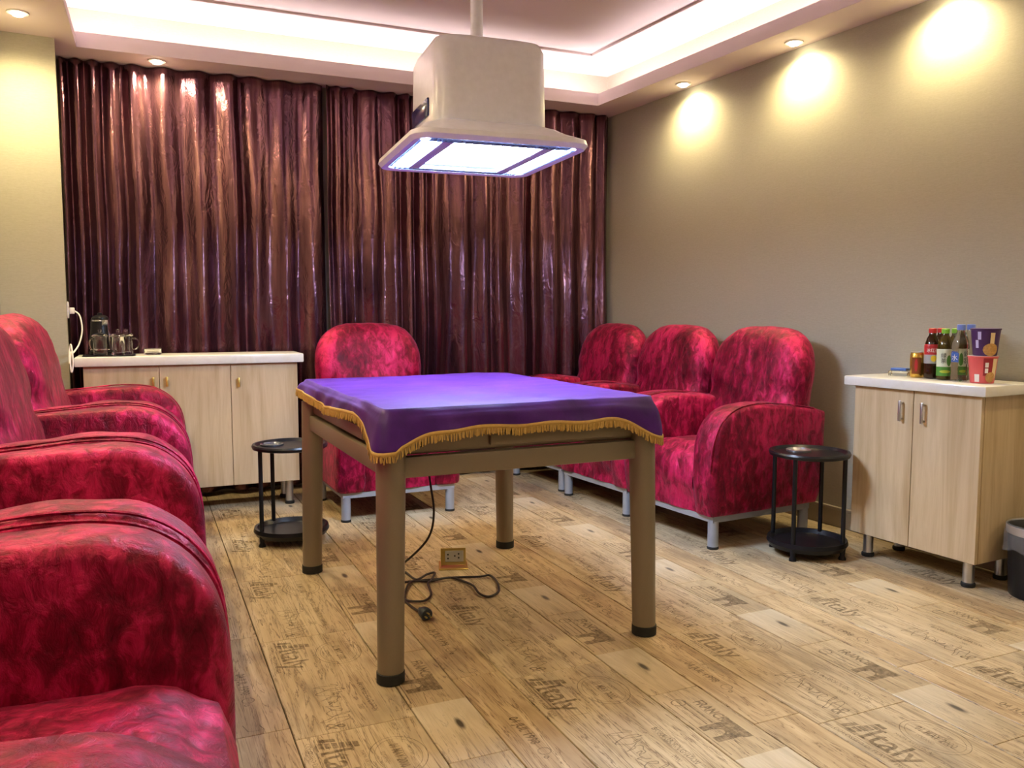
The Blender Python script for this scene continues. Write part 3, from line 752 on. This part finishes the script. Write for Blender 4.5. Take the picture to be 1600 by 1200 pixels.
for x, y, lb in ((3.095, 2.289, 'gold drink can standing in front of another can'), (3.165, 2.298, 'gold drink can behind the front can')):
    t = thing('drink_can', lb, 'can', (x, y, ZD), 0, 'gold cans'); r = .027; a0 = facing(x, y)
    bm = B(); lathe(bm, [(.02, .003), (.0225, 0), (.0245, .004), (r, .012), (r, .094), (.0235, .103)], 32); obj('can_body', bm, M_CAN, t)
    bm = B(); lathe(bm, [(.0235, .103), (.0242, .106), (.0225, .107), (.0215, .104), (.002, .104)], 32); obj('can_lid', bm, M_STEEL, t)
    bm = B(); band(bm, r+.0006, .016, .084, a0-.75, a0+.6, 20); l = obj('printed_panel', bm, M_CANB, t); patch(r+.0008, a0-.1, .22, .052, .026, M_LABR, l, 'emblem')
    bm = B(); lathe(bm, [(.006, .1042), (.0065, .1055), (.005, .106)], 12, c=(.006, 0, 0)); obj('pull_tab', bm, M_STEEL, t)
# noodle cups
def noodle_cup(x, y, z, label, col, col2, name):
    t = thing('noodle_cup', label, 'noodle cup', (x, y, z), 0, 'instant noodle cups'); a0 = facing(x, y)
    rf = lambda q: .041 + .010*q/.10
    bm = B(); lathe(bm, [(.036, .003), (.0395, 0), (.041, .003), (.0508, .098), (.0535, .100), (.0535, .103), (.052, .1035)], 40); obj('cup_body', bm, plain(name+'_cup', col, .4), t)
    bm = B(); lathe(bm, [(.0525, .1036), (.0525, .1046), (.005, .1046)], 40); obj('foil_lid', bm, plain(name+'_lid', col2, .35), t)
    return t, a0, rf
M_CUPW = plain('cup_white', (.78, .74, .70), .5); M_FOOD = plain('fried_noodle_picture', (.50, .28, .09), .5, vary=.5, scale=140); M_DKRED = plain('dark_red_print', (.30, .02, .03), .4)
M_CREAM = plain('cream_print', (.75, .58, .33), .5); M_LILAC = plain('lilac_print', (.55, .50, .75), .5)
t, a0, rf = noodle_cup(3.075, 1.992, ZD, 'red noodle cup with a food picture at the bottom of the stack', (.66, .10, .10), (.7, .65, .6), 'red')
bm = B(); band(bm, lambda q: rf(q)+.0006, .03, .096, a0+.05, a0+.75, 12); l = obj('printed_panel', bm, M_DKRED, t)
for k in range(2):
    bm = B(); band(bm, lambda q: rf(q)+.0012, .062-.022*k, .08-.022*k, a0+.18, a0+.42, 6); obj('print_mark', bm, M_CUPW, l)
bm = B(); band(bm, lambda q: rf(q)+.0006, .006, .035, a0-.62, a0-.22, 8); obj('barcode_patch', bm, M_CUPW, t)
patch(lambda q: rf(q)+.0004, a0+.65, .42, .024, .02, M_FOOD, t, 'food_picture'); bm = B(); band(bm, lambda q: rf(q)+.0005, .02, .095, a0+.76, a0+1.2, 8); obj('cream_stripe', bm, M_CREAM, t)
t, a0, rf = noodle_cup(3.082, 1.990, ZD+.1048, 'purple noodle cup stacked on top of the red noodle cup', (.06, .02, .10), (.25, .2, .35), 'purple')
patch(lambda q: rf(q)+.0006, a0+.45, .62, .024, .024, M_FOOD, t, 'food_picture')
bm = B(); band(bm, lambda q: rf(q)+.0008, .045, .088, a0+.35, a0+.68, 6); obj('cream_stripe', bm, M_CREAM, t)
for k in range(2):
    bm = B(); band(bm, lambda q: rf(q)+.0008, .062-.032*k, .092-.032*k, a0-.55-.2*k, a0-.30-.2*k, 6); obj('print_mark', bm, M_LILAC, t)
# cards / small boxes
t = thing('playing_card_box', 'small clear box with a blue packet lying beside the gold can', 'box', (3.11, 2.375, ZD), radians(12))
bm = B(); box(bm, -.03, .03, -.04, .04, 0, .022, .003); obj('clear_case', bm, M_PET, t)
bm = B(); box(bm, -.024, .024, -.034, .034, .0235, .034, .002); obj('blue_packet', bm, M_LABB, t)

# ---------------------------------------------------------------- waste bin
t = thing('waste_bin', 'black waste bin with steel rim and clear liner beside the drinks cabinet', 'bin', (3.135, 1.765, 0))
bm = B(); lathe(bm, [(.09, .004), (.102, 0), (.106, .006), (.118, .262), (.116, .262), (.102, .012), (.01, .012)], 40); obj('bin_body', bm, M_BLACK, t)
bm = B(); lathe(bm, [(.1185, .235), (.1205, .237), (.1225, .262), (.1215, .266), (.119, .266), (.117, .26)], 40, cap0=False, cap1=False); obj('steel_rim', bm, M_STEEL, t)
def film():
    n = N('clear_liner_film'); n.set(Base__Color=(.85, .87, .9), Roughness=.15, Alpha=.10); n.p.inputs['Specular IOR Level'].default_value = .8; return n.m
bm = B(); rs = []
for k in range(14):
    q = k/13; row = []
    for i in range(64):
        a = 2*pi*i/64; nz = noise.noise(Vector((cos(a)*3, sin(a)*3, q*3)))
        if q < .35: rr = .112 + .004*q; z = .20 + .078*(q/.35) + .004*nz
        else: rr = .121 + (.012 + .012*nz)*(q-.35)/.65 + .004*sin(9*a)*(q-.35); z = .278 - (q-.35)/.65*(.10 + .035*noise.noise(Vector((cos(a)*2, sin(a)*2, 5))))
        row.append(Vector((rr*cos(a), rr*sin(a), z)))
    rs.append(row)
rings(bm, rs, True, False, False); obj('liner', bm, film(), t, ang=180)

# ---------------------------------------------------------------- things on the long low cabinet
ZL = .8325
t = thing('serving_tray', 'flat black tray holding the kettle and glass cups', 'tray', (.14, 4.725, ZL), radians(-4))
bm = B(); rings(bm, [rrect(.115, .10, .02, 0), rrect(.12, .105, .022, .002), rrect(.122, .107, .023, .0035), rrect(.118, .103, .022, .0042), rrect(.02, .02, .01, .0042)]); obj('tray_body', bm, M_BLACK, t)
for s in (-1, 1): bm = B(); box(bm, s*.116-.004, s*.116+.004, -.03, .03, .0042, .0065, .0005); obj('tray_grip', bm, M_BLACK, t)
ZTY = ZL + .0045
t = thing('electric_kettle', 'black and steel electric kettle standing behind the glass cups', 'kettle', (.105, 4.775, ZTY), radians(-65))
bm = B(); lathe(bm, [(.05, 0), (.056, .003), (.056, .016), (.05, .02)], 36); obj('power_base', bm, M_BLACK, t)
bm = B(); lathe(bm, [(.048, .021), (.052, .024), (.052, .05), (.042, .165), (.040, .178)], 36); kb = obj('kettle_body', bm, plain('polished_steel', (.62, .62, .60), .12, 1.0), t)
bm = B(); band(bm, lambda q: .0535 - (q-.05)*.087 + .0008, .03, .17, -2.1, .35, 16); obj('dark_panel', bm, M_BLACK, kb)
bm = B(); lathe(bm, [(.040, .178), (.041, .182), (.036, .194), (.02, .202), (.012, .203), (.012, .212), (.004, .215)], 32); obj('lid', bm, M_BLACK, t)
bm = B(); tube(bm, spline([(-.038, 0, .185), (-.065, 0, .188), (-.085, 0, .165), (-.083, 0, .11), (-.070, 0, .06), (-.050, 0, .045)], 6), .009, 10); obj('handle', bm, M_BLACK, t)
bm = B(); rings(bm, [[Vector((.036, -.018, .14)), Vector((.036, .018, .14)), Vector((.034, .014, .178)), Vector((.034, -.014, .178))], [Vector((.060, -.006, .168)), Vector((.060, .006, .168)), Vector((.062, .007, .178)), Vector((.062, -.007, .178))]]); obj('spout', bm, M_STEEL, t)
def glass_cup(x, y, z, label, rz):
    t = thing('glass_cup', label, 'cup', (x, y, z), rz, 'lidded glass tea cups')
    bm = B(); lathe(bm, [(.024, 0), (.030, .002), (.032, .012), (.034, .092), (.0362, .094), (.0345, .095), (.032, .092), (.0300, .014), (.004, .012)], 32); obj('glass_body', bm, M_GLASS, t)
    bm = B(); lathe(bm, [(.02, .0955), (.0385, .0955), (.039, .098), (.030, .106), (.010, .112), (.005, .116), (.0085, .121), (.0085, .128), (.004, .131)], 32); obj('lid', bm, M_GLASS, t)
    bm = B(); tube(bm, spline([(.0345, 0, .08), (.05, 0, .082), (.062, 0, .070), (.060, 0, .045), (.050, 0, .026), (.0335, 0, .024)], 6), .0035, 8); obj('handle', bm, M_GLASS, t)
glass_cup(.098, 4.672, ZTY, 'lidded glass tea cup in front of the kettle', radians(140)); glass_cup(.180, 4.675, ZTY, 'lidded glass tea cup between the other two glass cups', radians(255)); glass_cup(.222, 4.760, ZTY, 'lidded glass tea cup with its handle turned to the curtain end', radians(-25))
t = thing('glass_ashtray', 'shallow clear glass ashtray alone on the white worktop', 'ashtray', (.345, 4.73, ZL))
bm = B(); lathe(bm, [(.035, 0), (.042, .002), (.046, .03), (.0425, .031), (.036, .010), (.003, .009)], 36); obj('bowl', bm, M_GLASS, t)
for k in range(3):
    bm = B(); a = 2*pi*k/3+.4; box(bm, -.006, .006, -.004, .004, .0308, .034, .001, 1, Matrix.Translation((.0445*cos(a), .0445*sin(a), 0)) @ Matrix.Rotation(a, 4, 'Z')); obj('rest', bm, M_GLASS, t)
# wall sockets on the side of the boxed column, charger and white cord
for y, lb in ((4.80, 'white wall socket with a cord plugged in, on the boxed column'), (4.895, 'white wall socket on the boxed column next to the curtain')):
    t = thing('wall_socket', lb, 'socket', (PX, y, 1.065), 0, 'wall sockets')
    bm = B(); box(bm, .0005, .010, -.042, .042, -.042, .042, .003); p = obj('face_plate', bm, M_WHITEP, t)
    bm = B()
    for dy, dz in ((-.008, .016), (.008, .016), (-.01, -.014), (.01, -.014), (0, -.004)): box(bm, .0098, .0104, dy-.0018, dy+.0018, dz-.005, dz+.005)
    obj('slot', bm, M_BLACK, p, smooth=False)
t = thing('white_cord', 'white power cord looping from the wall socket down to the cabinet end', 'cord', (PX, 4.80, 1.065))
bm = B(); box(bm, .0108, .036, -.013, .013, -.02, .012, .004); obj('plug', bm, M_WHITEP, t)
zc = ZL - 1.065
bm = B(); tube(bm, spline([(.036, 0, -.006), (.058, -.01, -.03), (.066, -.03, -.10), (.05, -.06, -.17), (.022, -.10, zc+.02), (.018, -.15, zc+.03), (.012, -.20, zc+.02), (.008, -.225, zc-.03), (.012, -.235, zc-.07), (.02, -.228, zc-.02), (.014, -.19, zc+.06), (.006, -.16, zc+.04), (.004, -.2, zc-.03)], 8), .0038, 8); obj('cord', bm, M_WHITEP, t)

# ---------------------------------------------------------------- floor socket, table cord and plug
t = thing('floor_socket', 'raised brass floor socket under the card table', 'socket', (1.35, 3.12, 0), radians(-22))
bm = B(); box(bm, -.06, .06, -.06, .06, .0006, .005, .001, 1); obj('flange', bm, M_GOLD, t)
TM = Matrix.Translation((0, -.028, .012)) @ Matrix.Rotation(radians(-28), 4, 'X')
bm = B(); box(bm, -.052, .052, -.004, .004, 0, .070, .001, 1, TM); lid = obj('hinged_plate', bm, M_GOLD, t)
bm = B(); box(bm, -.034, .042, -.0065, -.0042, .012, .058, .001, 1, TM); ins = obj('socket_insert', bm, plain('grey_insert', (.40, .38, .32), .5), t)
bm = B()
for dx, dz in ((-.022, .042), (-.022, .026), (.006, .036), (.022, .044), (.022, .028)): box(bm, dx-.003, dx+.003, -.0072, -.006, dz-.003, dz+.003, 0, 1, TM)
obj('pin_hole', bm, M_BLACK, ins, smooth=False)
for s in (-1, 1):
    bm = B(); v = [bm.verts.new(q) for q in ((s*.05, -.028, .006), (s*.05, .038, .006), (s*.05, .006, .07))]; v2 = [bm.verts.new((q.co.x - s*.002, q.co.y, q.co.z)) for q in v]
    bm.faces.new(v); bm.faces.new(v2[::-1])
    for i in range(3): bm.faces.new((v[i], v[(i+1) % 3], v2[(i+1) % 3], v2[i]))
    obj('side_cheek', bm, M_GOLD, t, smooth=False)
FP = [(1.155,3.19),(1.128,3.144),(1.138,3.097),(1.141,3.0),(1.2,3.037),(1.239,3.051),(1.187,2.963),(1.16,2.926),(1.129,2.819),(1.083,2.761),(1.05,2.761),(1.025,2.803),(1.042,2.864),(1.094,2.96),(1.134,2.991),(1.18,2.954),(1.246,2.959),(1.31,2.953),(1.377,2.917),(1.416,2.911),(1.414,2.845),(1.378,2.749),(1.342,2.702),(1.305,2.698),(1.29,2.741),(1.305,2.825),(1.297,2.906),(1.271,2.959),(1.215,2.962),(1.1,2.996),(1.02,2.98),(1.005,2.9),(1.017,2.848),(1.016,2.729),(1.021,2.65)]
pts = [(1.165, 2.95, .575), (1.172, 2.93, .42), (1.176, 2.9, .295), (1.165, 2.93, .19), (1.12, 3.02, .09), (1.10, 3.12, .03), (1.12, 3.19, .008)] + [(p[0], p[1], .0055 + .0045*(1+sin(i*2.1))/2) for i, p in enumerate(FP)]
t = thing('power_cord', 'dark power cord hanging from the card table and looped on the floor', 'cord', (1.021, 2.62, 0))
o_ = Vector((1.021, 2.62, 0)); pts = [Vector(p) - o_ for p in pts]
bm = B(); tube(bm, spline(pts, 6), .0045, 8); obj('cord', bm, M_CABLE, t)
bm = B(); rings(bm, [[Vector((r*cos(2*pi*i/16), y_, .022 + r*.95*sin(2*pi*i/16))) for i in range(16)] for r, y_ in ((.006, .035), (.009, .02), (.019, .004), (.0215, -.01), (.0215, -.03), (.019, -.034))]); pg = obj('plug', bm, M_PLUG, t)
for dx, dz in ((-.008, .018), (.008, .018), (0, .030)): bm = B(); box(bm, dx-.003, dx+.003, -.052, -.0338, dz-.001, dz+.001); obj('pin', bm, M_GOLD, pg, smooth=False)
